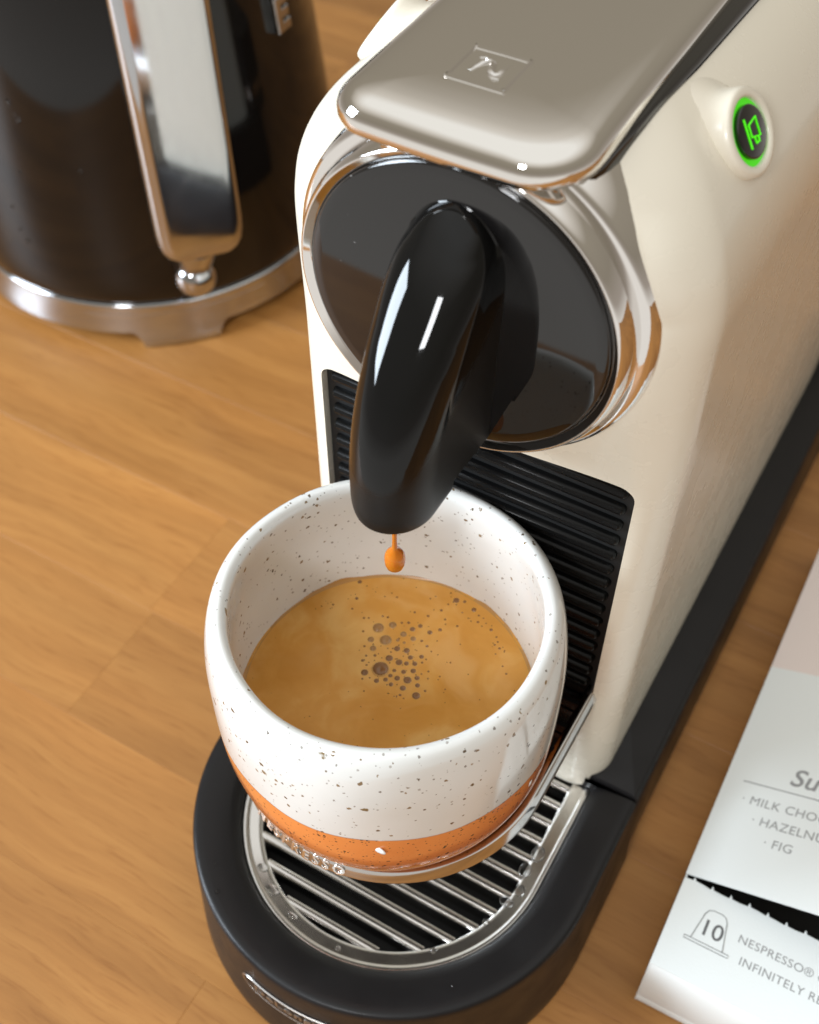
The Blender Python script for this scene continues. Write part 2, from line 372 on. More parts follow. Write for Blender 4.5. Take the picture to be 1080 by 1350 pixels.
# ------------------------------------------------------------------ coffee machine
mc = tag(empty("coffee_machine", (0, 0, 0)), "cream capsule coffee machine with chrome lever and black round front, brewing", "coffee machine")

# -- cream body: stacked rounded outlines, flared round the brewing head
HZ, HR = 23.76, 4.22
ZT = 28.0
def body():
    loops = []
    zs = [3.95, 4.0, 4.1] + [4.1+.5*k for k in range(1, 39)] + [23.3+.12*k for k in range(1, 36)] + [27.62, 27.72, 27.8, 27.87, 27.92, 27.96, 27.985, 28.0]
    for z in zs:
        if z > 23.6:
            q = min((z-23.6)/(ZT-23.6), 1); s_ = math.sqrt(max(1-q**2.2, 0))
            hw = 1.9+3.5*s_; yf = 2.4*(1-math.sqrt(max(1-q**3.2, 0)))
        else: hw, yf = 5.4, 0.0
        if z < 4.1: hw -= .1*(4.1-z)/.15; yf += .1*(4.1-z)/.15
        rad = min(1.15, hw*.45)
        P = []
        yb = 25.0 - yf*1.2
        P += [(hw, yb-2+(yf+rad-(yb-2))*k/30) for k in range(31)]
        for k in range(1, 13):
            a = R(-90*k/12); P.append((hw-rad+rad*math.cos(a), yf+rad+rad*math.sin(a)))
        nn = 60
        P += [(hw-rad-2*(hw-rad)*k/nn, yf) for k in range(1, nn)]
        for k in range(0, 13):
            a = R(-90-90*k/12); P.append((-hw+rad+rad*math.cos(a), yf+rad+rad*math.sin(a)))
        P += [(-hw, yf+rad+(yb-2-yf-rad)*k/30) for k in range(1, 31)]
        for k in range(1, 12):
            a = R(180-90*k/6) if k <= 6 else None
        P += [(-hw+2*(1-math.cos(R(15*k))), yb-2+2*math.sin(R(15*k))) for k in range(1, 7)]
        P += [(hw-2+2*math.sin(R(15*k)), yb-2+2*math.cos(R(15*k))) for k in range(0, 6)]
        loop = []
        for (x, y) in P:
            rr = math.hypot(x, z-HZ)
            f = max(0, min(1, (6.2-rr)/1.8))
            dep = max(0, min(1, (4.0-y)/4.0))
            loop.append((x, y-(.30+.62*max(0, min(1, (z-24.6)/2.6)))*(f**1.7)*dep**2, z))
        loops.append(loop)
    return loft(loops)
V, F = body()
bo = new("body", V, F, CREAM, mc, sharp=60)
# slot for the ribbed panel
GX, GZ0, GZ1 = 4.55, 9.35, 19.12
def slot(y0, y1, gx, z0, z1, rad):
    P = rrect(-gx, gx, z0, z1, rad, 8)
    return loft([[(x, y, z) for x, z in P] for y in (y0, y1)])
cut = new("cutter", *slot(-1.0, .42, GX, GZ0, GZ1, .42), CREAM, smooth=False)
md = bo.modifiers.new("slot", 'BOOLEAN'); md.operation = 'DIFFERENCE'; md.object = cut; md.solver = 'EXACT'
me = bpy.data.meshes.new_from_object(bo.evaluated_get(bpy.context.evaluated_depsgraph_get()))
bo.modifiers.clear(); bo.data = me; bpy.data.objects.remove(cut)
for p in me.polygons: p.use_smooth = True
me.set_sharp_from_angle(angle=R(40))

# -- ribbed black panel
pn = new("ribbed_panel", *slot(.30, .41, GX-.015, GZ0+.015, GZ1-.015, .41), DARK, mc)
def rib_mesh():
    prof = [(-.17, .0), (-.16, -.10), (-.10, -.19), (0, -.225), (.10, -.19), (.16, -.10), (.17, 0)]
    hx = GX-.22
    loops = []
    for k, x in enumerate((-hx, -hx+.03, -hx+.1, hx-.1, hx-.03, hx)):
        s_ = (.35, .75, 1, 1, .75, .35)[k]
        loops.append([(x, y*s_, z*s_) for z, y in prof])
    return loft(loops, True, True, closed=True)
rib0 = None
for k in range(15):
    z = 18.70-.617*k
    if rib0 is None: rib0 = new("rib", *rib_mesh(), MATTE, pn, loc=(0, .30, z))
    else: link("rib", rib0.data, pn, (0, .30, z))

# -- brewing head: chrome ring, black disc
def head(prof, seg=128, cap1=False):      # profile (radius, y), axis along -y
    loops = [[(rr*math.cos(2*math.pi*j/seg), y, HZ+rr*math.sin(2*math.pi*j/seg)) for j in range(seg)] for rr, y in prof]
    return loft(loops, False, cap1)
pr = [(HR+.37, 1.8), (HR+.34, .2), (HR+.28, -.15), (HR+.18, -.46), (HR+.13, -.55), (HR+.04, -.585), (HR-.06, -.60), (HR-.10, -.60)]
for k in range(0, 13):
    a = R(90*k/12); pr.append((HR-.12-.20*(1-math.cos(a))-0, -.60-.62*math.sin(a)))
for k in range(1, 9):
    a = R(90+90*k/8); pr.append((HR-.32-.17+.17*math.sin(a), -1.22+.12*math.cos(a)*-0 +.10*(1-math.sin(a))))
pr += [(3.71, -1.10), (3.71, -.7)]
new("chrome_ring", *head(pr), CHROME, mc, sharp=50)
pd = [(3.70, -.8), (3.70, -1.12), (3.67, -1.17), (3.62, -1.19), (3.4, -1.195), (2.0, -1.21), (.02, -1.22)]
new("front_disc", *head(pd, cap1=True), DISC, mc, sharp=60)

# -- spout: glossy cover above, satin nozzle below
YF = [(20.05, -4.80), (20.4, -4.86), (21.0, -4.86), (21.6, -4.82), (22.3, -4.66), (23.0, -4.38), (23.7, -3.98), (24.4, -3.50), (25.1, -2.95), (25.7, -2.42), (26.2, -1.88), (26.5, -1.50), (26.66, -1.24)]
AW = [(20.05, .97), (20.12, .99), (20.4, 1.0), (21.5, 1.02), (23, 1.06), (24.5, 1.13), (25.2, 1.13), (25.7, 1.05), (26.1, .86), (26.4, .60), (26.58, .33), (26.66, .12)]
YB = [(20.05, -2.85), (20.3, -2.80), (20.42, -2.8), (20.421, -1.2), (27, -1.2)]
def spout_loop(z, n=64):
    yf, a, yb = smoothtab(YF, z), smoothtab(AW, z), lerp(YB, z)
    dep = min(max(yb-yf-.02, .05), lerp([(20, 1.1), (22, 1.25), (24.5, 1.25), (26.6, .8)], z))
    yc = yf+dep
    P = []
    ex = lerp([(20, 2.0), (22, 2.15), (24, 2.45), (26, 2.4)], z)
    for k in range(n+1):
        th = math.pi*k/n
        cx, sy = math.cos(th), math.sin(th)
        P.append((a*math.copysign(abs(cx)**(2/ex), cx), yc-dep*abs(sy)**(2/ex), z))
    flare = .0 if z < 20.4205 else .07
    for k in range(1, 9): P.append((-(a+flare*k/8), yc+(yb-yc)*k/8, z))
    for k in range(1, 8): P.append((-(a+flare)+2*(a+flare)*k/8, yb, z))
    for k in range(0, 8): P.append(((a+flare)-flare*k/8, yb+(yc-yb)*k/8, z))
    return P
zsplit = 22.15
zs1 = [20.05, 20.1, 20.2, 20.3, 20.42, 20.421, 20.46] + [20.46+(zsplit-20.46)*k/24 for k in range(1, 25)]
zs2 = [zsplit+(26.0-zsplit)*k/64 for k in range(65)] + [26.0+.66*(1-(1-k/24)**1.8) for k in range(1, 25)]
lo = [spout_loop(z) for z in zs1]
bot = [[(x*.72, -3.75+(y+3.75)*.72, z+.02) for x, y, z in lo[0]], [(x*.68, -3.75+(y+3.75)*.68, z+.35) for x, y, z in lo[0]]]
sp = new("spout", *loft([spout_loop(z) for z in zs2], False, True), SPOUT, mc, sharp=50)
new("nozzle", *loft(bot[::-1]+lo, True, False), SPOUT, sp, sharp=50)

# -- lever with its black under-slab, square emblem
def lever():
    x0, x1, y0, y1 = -2.95, 2.62, -1.55, 15.0
    lv = [(27.72, .55), (27.66, .30), (27.68, .14), (27.78, .04), (27.92, 0), (28.05, 0), (28.17, .03), (28.28, .10), (28.38, .2), (28.45, .34), (28.485, .5), (28.51, .75), (28.525, 1.05), (28.535, 1.4), (28.54, 1.8), (28.545, 2.25), (28.548, 2.6)]
    loops = []
    for z, ins in lv:
        P = rrect(x0+ins, x1-ins, y0+ins, y1-ins, max(.85-ins*.7, .12), 10)
        P2 = rrect(x0+ins, x1-ins, y0+ins, y1-ins, max(1.35-ins*.7, .15), 10)
        P = P[:33]+P2[33:]
        # front edge bows out a little and dips at its middle
        L_ = []
        n = len(P)
        Q = []
        for i in range(n):      # densify
            a, b = P[i], P[(i+1) % n]; ln = math.hypot(b[0]-a[0], b[1]-a[1]); m = 24 if ln > 1.0 or ins > 2 and ln > .3 else 1
            if i % 11 == 10: m = 24
            else: m = 1
            Q += [(a[0]+(b[0]-a[0])*k/m, a[1]+(b[1]-a[1])*k/m) for k in range(m)]
        for x, y in Q:
            fr = max(0, min(1, (1.2-y)/3.0))
            L_.append((x, y-.10*fr*(1-(x/2.9)**2), z-.04*fr**2.2))
        loops.append(L_)
    return loft(loops)
lvr = new("lever", *lever(), CHROME_LEVER, mc, sharp=70)
def slab():
    loops = []
    for y, x1, z1 in ((-.35, 2.35, 27.80), (-.2, 2.5, 27.86), (.2, 2.62, 27.92), (1.5, 2.76, 27.97), (4, 2.92, 28.02), (8, 3.05, 28.05), (15, 3.1, 28.05)):
        loops.append([(-2.6, y, 27.2), (x1, y, 27.2), (x1, y, z1-.1), (x1-.08, y, z1), (-2.6, y, z1)])
    return loft(loops)
new("lever_slab", *slab(), GLOSS, lvr, sharp=40)
# emblem: square frame and a curved N
def emblem():
    parts = []; cx, cy, h, zt = -.37, .72, .62, 28.53
    for (ax, ay, bx, by) in ((-h, -h, h, -h), (h, -h, h, h), (h, h, -h, h), (-h, h, -h, -h)):
        dx, dy = bx-ax, by-ay; ln = math.hypot(dx, dy); nx, ny = -dy/ln*.075, dx/ln*.075
        q = [(cx+ax-nx-dx/ln*.05, cy+ay-ny-dy/ln*.05), (cx+bx-nx+dx/ln*.05, cy+by-ny+dy/ln*.05), (cx+bx+nx, cy+by+ny), (cx+ax+nx, cy+ay+ny)]
        qi = [((q[0][0]+q[3][0])/2*1.0, (q[0][1]+q[3][1])/2) for _ in range(1)]
        V = [(x, y, zt-.03) for x, y in q] + [(q[0][0]*.6+q[3][0]*.4, q[0][1]*.6+q[3][1]*.4, zt+.06), (q[1][0]*.6+q[2][0]*.4, q[1][1]*.6+q[2][1]*.4, zt+.06), (q[1][0]*.4+q[2][0]*.6, q[1][1]*.4+q[2][1]*.6, zt+.06), (q[0][0]*.4+q[3][0]*.6, q[0][1]*.4+q[3][1]*.6, zt+.06)]
        parts.append((V, [(0, 1, 5, 4), (1, 2, 6, 5), (2, 3, 7, 6), (3, 0, 4, 7), (4, 5, 6, 7)]))
    def stroke(pts, ws):
        return tube([(cx+x, cy+y, zt) for x, y in pts], ws, 8)
    s1 = [(-.30, -.26), (-.27, -.08), (-.20, .10), (-.10, .22), (.0, .16), (.06, .0), (.12, -.16), (.22, -.22), (.28, -.12), (.30, .08), (.30, .28)]
    parts.append(stroke(s1, [.03, .045, .06, .07, .085, .09, .085, .07, .06, .045, .03]))
    parts.append(stroke([(-.34, .26), (-.22, .30), (-.12, .24)], [.03, .045, .03]))
    parts.append(stroke([(.36, -.30), (.26, -.32), (.16, -.26)], [.03, .045, .03]))
    return join(*parts)
new("emblem", *emblem(), CHROME, lvr, sharp=40)

# -- button pods with glowing rings
PN = Vector((.83, -.07, .55)).normalized()
def pod(side):
    m = Vector((side, 1, 1))
    n = Vector((PN.x*side, PN.y, PN.z)); c = Vector((4.47*side, 3.38, 27.18))
    prof = [(1.5, -1.1), (1.25, -.78), (1.10, -.62), (1.02, -.5), (.97, -.35), (.95, -.15), (.93, -.06), (.89, -.015), (.84, 0), (.77, 0), (.73, -.02), (.705, -.06), (.70, -.13)]
    p = new("button_pod", *lathe_dir(prof, c, n, 64), CREAM, mc, sharp=60)
    g = new("light_ring", *lathe_dir([(.71, -.12), (.56, -.10), (.5, -.12)], c, n, 64), GLOW, p)
    b = new("button", *lathe_dir([(.565, -.12), (.565, -.02), (.55, 0), (.52, .01), (.02, .012)], c, n, 64, cap1=True), GLOSS, p)
    # cup pictogram of thin luminous lines
    x, y, nn = frame_from(n)
    ang = R(-95); ex = x*math.cos(ang)+y*math.sin(ang); ey = -x*math.sin(ang)+y*math.cos(ang)
    def ln(pts): return tube([c+ex*a+ey*b_+nn*.022 for a, b_ in pts], .022, 6)
    ic = join(ln([(-.34, -.24), (.30, -.24)]), ln([(-.17, -.12), (-.24, .22), (.16, .22), (.09, -.12), (-.17, -.12)]), ln([(.14, .13), (.25, .12), (.26, .0), (.12, -.02)]))
    new("pictogram", *ic, GLOWB, b)
pod(1); pod(-1)

# -- black base: drip-tray unit and rear chassis
def base():
    lv = [(.0, 6.86), (.12, 6.93), (.4, 6.95), (2.2, 6.86), (4.2, 6.75), (4.42, 6.735), (4.51, 6.70), (4.56, 6.63), (4.58, 6.54), (4.57, 6.35), (4.52, 6.0), (4.44, 5.6), (4.34, 5.32), (4.16, 5.19), (4.0, 5.17), (3.3, 5.16), (2.2, 5.15)]
    loops = [[(x, y, z) for x, y in ushape(rr, -3.85, .18 if rr > 5.2 else .16)] for z, rr in lv]
    return loft(loops)
bs = new("base", *base(), BASEM, mc, sharp=40)
def chassis():
    P = lambda i: rrect(-6.78+i, 6.78-i, .26+i*.3, 27-i, 1.6-i if False else .12, 6)
    loops = [[(x, y, z) for x, y in P(i)] for z, i in ((0.0, .05), (.1, 0), (4.5, .06), (4.66, .12), (4.72, .22))]
    return loft(loops)
new("chassis", *chassis(), BASEM, mc, sharp=40)
tk = new("tank_collar", *loft([[(x, y, z) for x, y in rrect(-6.2, 6.2, 24.0, 30, 2.4, 10)] for z in (4.4, 9.0, 9.4)]), SATIN, mc)
new("collar_trim", *loft([[(x, y, z) for x, y in rrect(-6.2-i, 6.2+i, 24-i, 30+i, 2.4, 10)] for z, i in ((5.6, 0), (5.62, .08), (6.3, .08), (6.32, 0))], False, False), CHROME, tk)
# badge on the base front
def wrap(V, R0, zc, ang0=-math.pi/2, yc=-3.85, out=.0):
    W = []
    for v in V:
        a = ang0+v[0]/R0; rr = R0+out+v[2]; W.append((rr*math.cos(a), yc+rr*math.sin(a), zc+v[1]))
    return W
bz = 2.75
def pill(hx, hz, n=14):
    P = []
    for k in range(n+1): a = R(-90+180*k/n); P.append((hx-hz+hz*math.cos(a), hz*math.sin(a)))
    top_ = [(hx-hz-(2*(hx-hz))*k/24, hz) for k in range(1, 24)]
    Q = P+top_
    for k in range(n+1): a = R(90+180*k/n); Q.append((-hx+hz+hz*math.cos(a), hz*math.sin(a)))
    return Q+[(-hx+hz+(2*(hx-hz))*k/24, -hz) for k in range(1, 24)]
bd = tube([Vector((x, y, 0)) for x, y in pill(1.85, .47)+pill(1.85, .47)[:1]], .035, 6, False)
badge = new("badge_outline", wrap(bd[0], 6.83, bz), bd[1], BADGE, bs)
tv, tf = text_geo("DeLonghi", .62, .012, 'CENTER', spacing=1.12, offset=.012)
new("badge_lettering", wrap([(v.x, v.y-.20, v.z) for v in tv], 6.84, bz), tf, BADGE, bs, smooth=False)

# a wet patch and small splashes on the base
rw = random.Random(4)
for (x, y, q, h) in ((-3.5, -9.15, .07, .5), (-4.1, -8.4, .06, .5), (5.9, -1.2, .07, .5), (4.3, -8.0, .05, .5), (5.4, -4.6, .05, .5), (-1.0, -9.9, .05, .5)):
    rr = math.hypot(x, y+3.85)
    z = lerp([(5.32, 4.34), (5.6, 4.44), (6.0, 4.52), (6.35, 4.57), (6.6, 4.58)], rr if y < -3.85 else abs(x))
    blob("splash", (x, y, z), (q, q*1.1, q*h), bs, WATER, 12)
# -- drip tray: chrome rim and bars
def tray_rim():
    lv = [(3.55, 5.14), (3.98, 5.14), (4.02, 5.12), (4.03, 5.06), (4.0, 5.0), (3.965, 4.945), (3.962, 4.92), (3.958, 4.66), (3.955, 4.60), (3.93, 4.53), (3.88, 4.49), (3.3, 4.48)]
    n = 64
    loops = [[(x, y, z) for x, y in ushape(rr, -3.85, .12)] for z, rr in lv]
    return loft(loops, False, False, closed=False)
dt = new("drip_tray_rim", *tray_rim(), STEEL, mc, sharp=50)
new("tray_well", *loft([[(x, y, z) for x, y in ushape(rr, -3.85, .1)] for z, rr in ((3.6, 5.13), (2.25, 5.1))], False, True), DARK, mc)
def bar_mesh(hx):
    prof = [(-.15, -.75), (-.15, -.14), (-.125, -.05), (-.07, 0), (.07, 0), (.125, -.05), (.15, -.14), (.15, -.75)]
    return loft([[(x, y, z) for y, z in prof] for x in (-hx, hx)], True, True)
ys = [-.12-.72*k for k in range(12)] 
for y in ys:
    hx = 4.5 if y > -3.85 else math.sqrt(max(4.52**2-(y+3.85)**2, .2))
    new("bar", *bar_mesh(hx), STEEL, dt, loc=(0, y, 3.93), sharp=50)
    # rounded welds where a bar meets the rim
rsw = random.Random(5)
for (x, y, a_, b_2) in ((4.62, -2.75, .22, .30), (4.50, -3.45, .20, .26), (4.66, -4.15, .16, .22), (4.45, -4.7, .24, .16), (4.2, -5.6, .12, .12), (3.2, -7.2, .13, .10), (-2.2, -8.05, .26, .16), (-2.9, -7.6, .20, .14), (-1.2, -8.45, .22, .10), (-4.3, -5.7, .12, .10), (.6, -8.6, .10, .07)):
    blob("water_drop", (x, y, 3.955), (a_, b_2, .07), dt, WATER, 16)

# -- fold-down cup support
SZ = 9.92
SYC, SR = -3.78, 4.72
def sup():
    lv = [(-.50, -.14), (-.58, -.08), (-.60, -.24), (-.56, -.34), (-.1, -.36), (0, -.30), (.0, -.12), (-.04, -.03), (-.12, 0), (-.40, 0), (-.50, -.14)]
    lv = [(-.40, -.36), (-.47, -.28), (-.48, -.02), (-.45, .03), (-.38, .035), (-.08, -.07), (-.02, -.10), (0, -.16), (-.02, -.30), (-.06, -.35), (-.40, -.36)]
    loops = [[(x, y, SZ+z) for x, y in ushape(SR+i-.06, SYC, .28, SR+i)] for z, i in lv]
    return loft(loops, False, False, closed=False)
su = new("cup_support", *sup(), DARKSTEEL, mc, sharp=45)
for k in range(9):
    y = -.5-.88*k
    hx = 4.35 if y > SYC else math.sqrt(max(4.42**2-(y-SYC)**2, .2))
    new("support_bar", *loft([[(x, yy, zz) for yy, zz in ((-.11, -.3), (-.11, -.04), (-.07, 0), (.07, 0), (.11, -.04), (.11, -.3))] for x in (-hx, hx)]), MATTE, su, loc=(0, y, SZ-.03))  # bars coloured black to stand in for the cup's shadow on them
new("support_pan", *loft([[(x, y, z) for x, y in ushape(SR-.34, SYC, .25)] for z in (SZ-.50, SZ-.40)]), DARKSTEEL, su)
tv, tf = text_geo("NESPRESSO", .46, .02, 'CENTER', bevel=.008, spacing=1.45, offset=.012, res=4)
W_ = []
for v in tv:                                  # letters lie on the sloping outer face of the rim
    a = R(-97)+v.x/SR; h_ = v.y-.17
    rr = SR-.01-h_*.34+v.z*.9; W_.append((rr*math.cos(a), SYC+rr*math.sin(a), SZ-.22+h_*.90+v.z*.4+.01))
new("support_lettering", W_, tf, CHROME, su, sharp=30)

# ------------------------------------------------------------------ cup, coffee, falling drop
CX, CY, CZ = 0.0, -4.31, SZ+.012
outp = [(0.02, .02), (3.3, .02), (3.7, 0), (3.95, .03), (4.10, .11), (4.20, .26), (4.31, .48), (4.46, .95), (4.585, 1.5), (4.65, 2.1), (4.685, 2.8), (4.705, 3.5), (4.71, 4.3), (4.70, 4.9), (4.665, 5.4), (4.61, 5.85), (4.545, 6.2), (4.48, 6.42), (4.40, 6.56), (4.30, 6.65), (4.18, 6.68), (4.07, 6.64), (4.0, 6.55), (3.97, 6.4), (3.985, 6.1), (4.05, 5.5), (4.11, 4.9), (4.14, 4.2), (4.12, 3.4), (4.07, 2.4), (3.95, 1.6), (3.6, .9), (2.8, .65), (.02, .6)]
def smooth_prof(pts, sub=4):
    O = []
    for i in range(len(pts)-1):
        p0, p1, p2, p3 = pts[max(i-1, 0)], pts[i], pts[i+1], pts[min(i+2, len(pts)-1)]
        for k in range(sub):
            q = k/sub
            O.append(tuple(.5*((2*p1[c])+(-p0[c]+p2[c])*q+(2*p0[c]-5*p1[c]+4*p2[c]-p3[c])*q*q+(-p0[c]+3*p1[c]-3*p2[c]+p3[c])*q**3) for c in (0, 1)))
    return O+[pts[-1]]
cv, cf = lathe(smooth_prof(outp, 3), 128)
def wob(x, y, z):       # thrown by hand: a touch out of round
    a = math.atan2(y, x); k = 1+.004*math.sin(2*a+.6)*(z/6)+.0025*math.sin(5*a+1+z*.4)+.0015*math.sin(9*a-z*1.3)
    return (x*k, y*k, z+.02*math.sin(a*2+1)*(z/6.6))
cup = new("coffee_cup", [wob(*v) for v in cv], cf, CERAMIC, None, sharp=80, loc=(CX, CY, CZ))
cup.data.materials.append(CERAMIC_IN)
for p in cup.data.polygons:
    c_ = p.center/S
    if math.hypot(c_.x, c_.y) < 4.2 and c_.z > .4 and p.normal.x*c_.x+p.normal.y*c_.y < 0 or (c_.z > .3 and math.hypot(c_.x, c_.y) < 3.9): p.material_index = 1
tag(cup, "speckled white ceramic cup with orange foot standing under the spout", "cup")
blob("glaze_drip", (-4.45, -1.52, 3.2), (.10, .14, .30), cup, GLAZE)
blob("glaze_drip", (2.15, -4.13, 2.55), (.22, .05, .14), cup, GLAZE)
blob("glaze_drip", (4.58, -.55, 2.6), (.10, .16, .30), cup, GLAZE)

CFZ = 12.34
rr_ = 4.095
cprof = [(.02, 0), (1, 0), (2.2, 0), (3.2, .0), (3.7, .005), (3.95, .02), (rr_, .06), (rr_, -.3)]
cofv, coff = lathe(cprof, 96)
cof = tag(new("coffee", cofv, coff, CREMA, None, loc=(CX, CY, CFZ)), "espresso with golden brown crema filling the speckled cup", "coffee")
seg_ = 120; ri_ = []
for j in range(seg_):
    a = 2*math.pi*j/seg_; hh = .10+.05*math.sin(3*a+1)+.03*math.sin(11*a)+.025*math.sin(23*a+2)
    ri_.append((a, hh))
edge_loops = [[((rr_-.10+.0*k)*math.cos(a), (rr_-.10)*math.sin(a), .035) for a, h_ in ri_] if k == 0 else [((rr_-.035+.012*k)*math.cos(a), (rr_-.035+.012*k)*math.sin(a), .035+h_*k/3) for a, h_ in ri_] for k in range(4)]
EDGE = simple("crema_film", (.44, .215, .055), .3)
new("crema_edge", *loft(edge_loops, False, False), EDGE, cof, sharp=180)
BUB = [(-1.36, -2.56, 0.155), (-1.05, -2.27, 0.106), (-0.96, -2.82, 0.162), (-1.34, -3.01, 0.089), (-1.13, -3.24, 0.089), (-0.62, -2.39, 0.089), (-0.48, -2.11, 0.077), (-0.34, -1.9, 0.065), (-0.3, -2.39, 0.077), (-0.53, -2.91, 0.085), (-0.26, -2.83, 0.085), (-0.56, -3.3, 0.104), (-0.25, -3.28, 0.096), (-0.05, -2.98, 0.072), (0.21, -2.8, 0.064), (0.16, -3.1, 0.072), (-0.59, -3.73, 0.228), (-0.92, -4.05, 0.1), (-0.49, -4.12, 0.071), (-0.29, -3.96, 0.064), (-0.08, -4.02, 0.063), (-0.03, -3.76, 0.079), (0.25, -3.67, 0.111), (0.02, -3.49, 0.068), (0.24, -3.33, 0.076), (0.45, -3.48, 0.071), (0.27, -3.96, 0.083), (0.71, -3.99, 0.11), (0.58, -3.68, 0.067), (-0.23, -3.58, 0.056), (-0.24, -3.78, 0.06), (-0.05, -3.21, 0.068), (0.01, -1.96, 0.069), (0.22, -1.73, 0.053), (0.17, -2.41, 0.04), (0.85, -3.73, 0.036), (0.31, -4.19, 0.039), (-1.18, -3.74, 0.044), (-0.96, -3.42, 0.044), (-1.17, -3.55, 0.036), (-1.38, -3.3, 0.036), (-1.68, -2.88, 0.037), (-0.66, -2.65, 0.053), (-0.46, -2.63, 0.045), (-0.05, -2.33, 0.04), (-0.86, -2.07, 0.037), (-0.69, -1.97, 0.045), (-0.72, -1.56, 0.037), (-0.32, -1.48, 0.041), (0.17, -1.34, 0.037), (0.59, -1.37, 0.037), (-0.08, -1.11, 0.041), (0.13, -0.58, 0.091), (0.37, -0.5, 0.058), (0.74, -0.62, 0.078), (-0.13, -0.43, 0.05), (1.04, -0.95, 0.041), (0.96, -0.73, 0.037), (-2.45, -1.98, 0.05), (-2.37, -2.36, 0.033), (-1.44, -1.35, 0.033), (0.62, -3.13, 0.032), (0.32, -2.96, 0.036), (-0.01, -0.82, 0.033), (1.12, -0.75, 0.033), (-0.87, -4.26, 0.032), (-1.0, -3.81, 0.032), (-1.31, -2.1, 0.037), (-1.46, -2.14, 0.033), (-1.78, -2.4, 0.033), (-1.9, -2.47, 0.037),
       (-2.75, -1.35, .085), (-2.95, -1.62, .04), (-2.5, -1.2, .04), (1.5, -1.0, .05), (1.75, -1.15, .035), (2.0, -1.45, .04), (-.6, -.42, .04), (-1.0, -.5, .035), (.55, -.35, .035)]
rq = random.Random(21)
for _ in range(70):
    BUB.append((rq.gauss(-.25, .75), rq.gauss(-3.1, .75), rq.uniform(.014, .028)))
for _ in range(70):
    a = rq.uniform(.3, 2.9); q = rq.uniform(3.3, 3.98)
    BUB.append((q*math.cos(a), CY+q*math.sin(a), rq.uniform(.014, .034)))
bm_ = {}
for mname, mat in (("a", BUBBLE), ("b", BUBBLE2)):
    V, F = lathe([(1.0, -.02), (.97, .10), (.86, .22), (.66, .34), (.42, .42), (.2, .46), (.02, .47)], 14, cap1=True)
    bm_[mname] = (V, F, mat)
first = {}
rb = random.Random(3)
for i, (x, y, q) in enumerate(BUB):
    if math.hypot(x, y-CY) > 3.95:
        k = 3.95/math.hypot(x, y-CY); x *= k; y = CY+(y-CY)*k
    key = "b" if i in (0, 1, 2, 3, 4, 5, 8, 42, 43) else "a"
    if key not in first:
        o = new("bubble", *bm_[key][:2], bm_[key][2], cof, sharp=180); first[key] = o.data
    else: o = link("bubble", first[key], cof)
    o.location = Vector((x-CX, y-CY, 0))*S; o.scale = (q, q, q*.9)
ringv, ringf = lathe([(1.0+.13*math.cos(a), .10*math.sin(a)) for a in [2*math.pi*k/6 for k in range(7)]], 16)
rg = None
for i, (x, y, q) in enumerate(BUB):
    if q < .06 or math.hypot(x, y-CY) > 3.9: continue
    if rg is None: o = new("bubble_highlight_rim", ringv, ringf, RIM_HIGHLIGHT, cof, sharp=180); rg = o.data
    else: o = link("bubble_highlight_rim", rg, cof)
    o.location = Vector((x-CX, y-CY, .0))*S; o.scale = (q, q, q)

dp = [(.02, -.48), (.14, -.46), (.23, -.38), (.275, -.24), (.285, -.08), (.265, .08), (.20, .20), (.11, .29), (.075, .36), (.065, .6), (.07, 1.2), (.075, 1.9), (.09, 2.25)]
dv, df = lathe([(a*.92, b) for a, b in dp], 32, cap0=True, cap1=True)
tag(new("coffee_drop", dv, df, DROP, None, sharp=180, loc=(0, -3.84, 18.02)), "amber drop of coffee hanging from the black spout", "coffee drop")

# ------------------------------------------------------------------ kettle behind
KX, KY = -30.3, 21.9
kt = tag(empty("kettle", (KX, KY, 0)), "glossy black kettle with chrome handle and chrome foot ring behind the machine", "kettle")
kp = [(9.5, 2.15), (9.75, 2.6), (9.88, 3.4), (9.9, 4.6), (9.82, 6.5), (9.6, 9.0), (9.25, 12), (8.8, 15.5), (8.25, 19), (7.6, 22), (6.9, 24.2), (6.2, 25.3), (5.2, 25.6), (.05, 25.7)]
new("kettle_body", *lathe(smooth_prof(kp, 4), 128), KBLACK, kt, sharp=70)
kb = new("kettle_base", *lathe(smooth_prof([(9.3, 2.3), (9.62, 2.26), (9.72, 2.15), (9.74, 2.0), (9.85, 1.5), (10.0, .9), (9.95, .75), (9.3, .7)], 4), 128), KCHROME, kt, sharp=50)
def foot(ang):
    loops = []
    for z, hw_, r0 in ((1.75, 27, 9.81), (1.45, 21.5, 9.885), (1.2, 17.5, 9.95), (.95, 14.5, 10.02), (.7, 12.5, 10.10), (.4, 11.2, 10.2), (.12, 10.6, 10.28), (.03, 10.3, 10.25), (0.0, 9.9, 10.15)):
        P = [(r0*math.cos(ang+R(-hw_+2*hw_*k/16)), r0*math.sin(ang+R(-hw_+2*hw_*k/16)), z) for k in range(17)]
        P += [((r0-1.6)*math.cos(ang+R(hw_-2*hw_*k/16)), (r0-1.6)*math.sin(ang+R(hw_-2*hw_*k/16)), z) for k in range(17)]
        loops.append(P)
    return loft(loops)
for a in (-46, 74, 194): new("foot", *foot(R(a)), KCHROME, kb, sharp=75)
TH = R(-40)
def kpt(rad, tan, z): return (rad*math.cos(TH)-tan*math.sin(TH), rad*math.sin(TH)+tan*math.cos(TH), z)
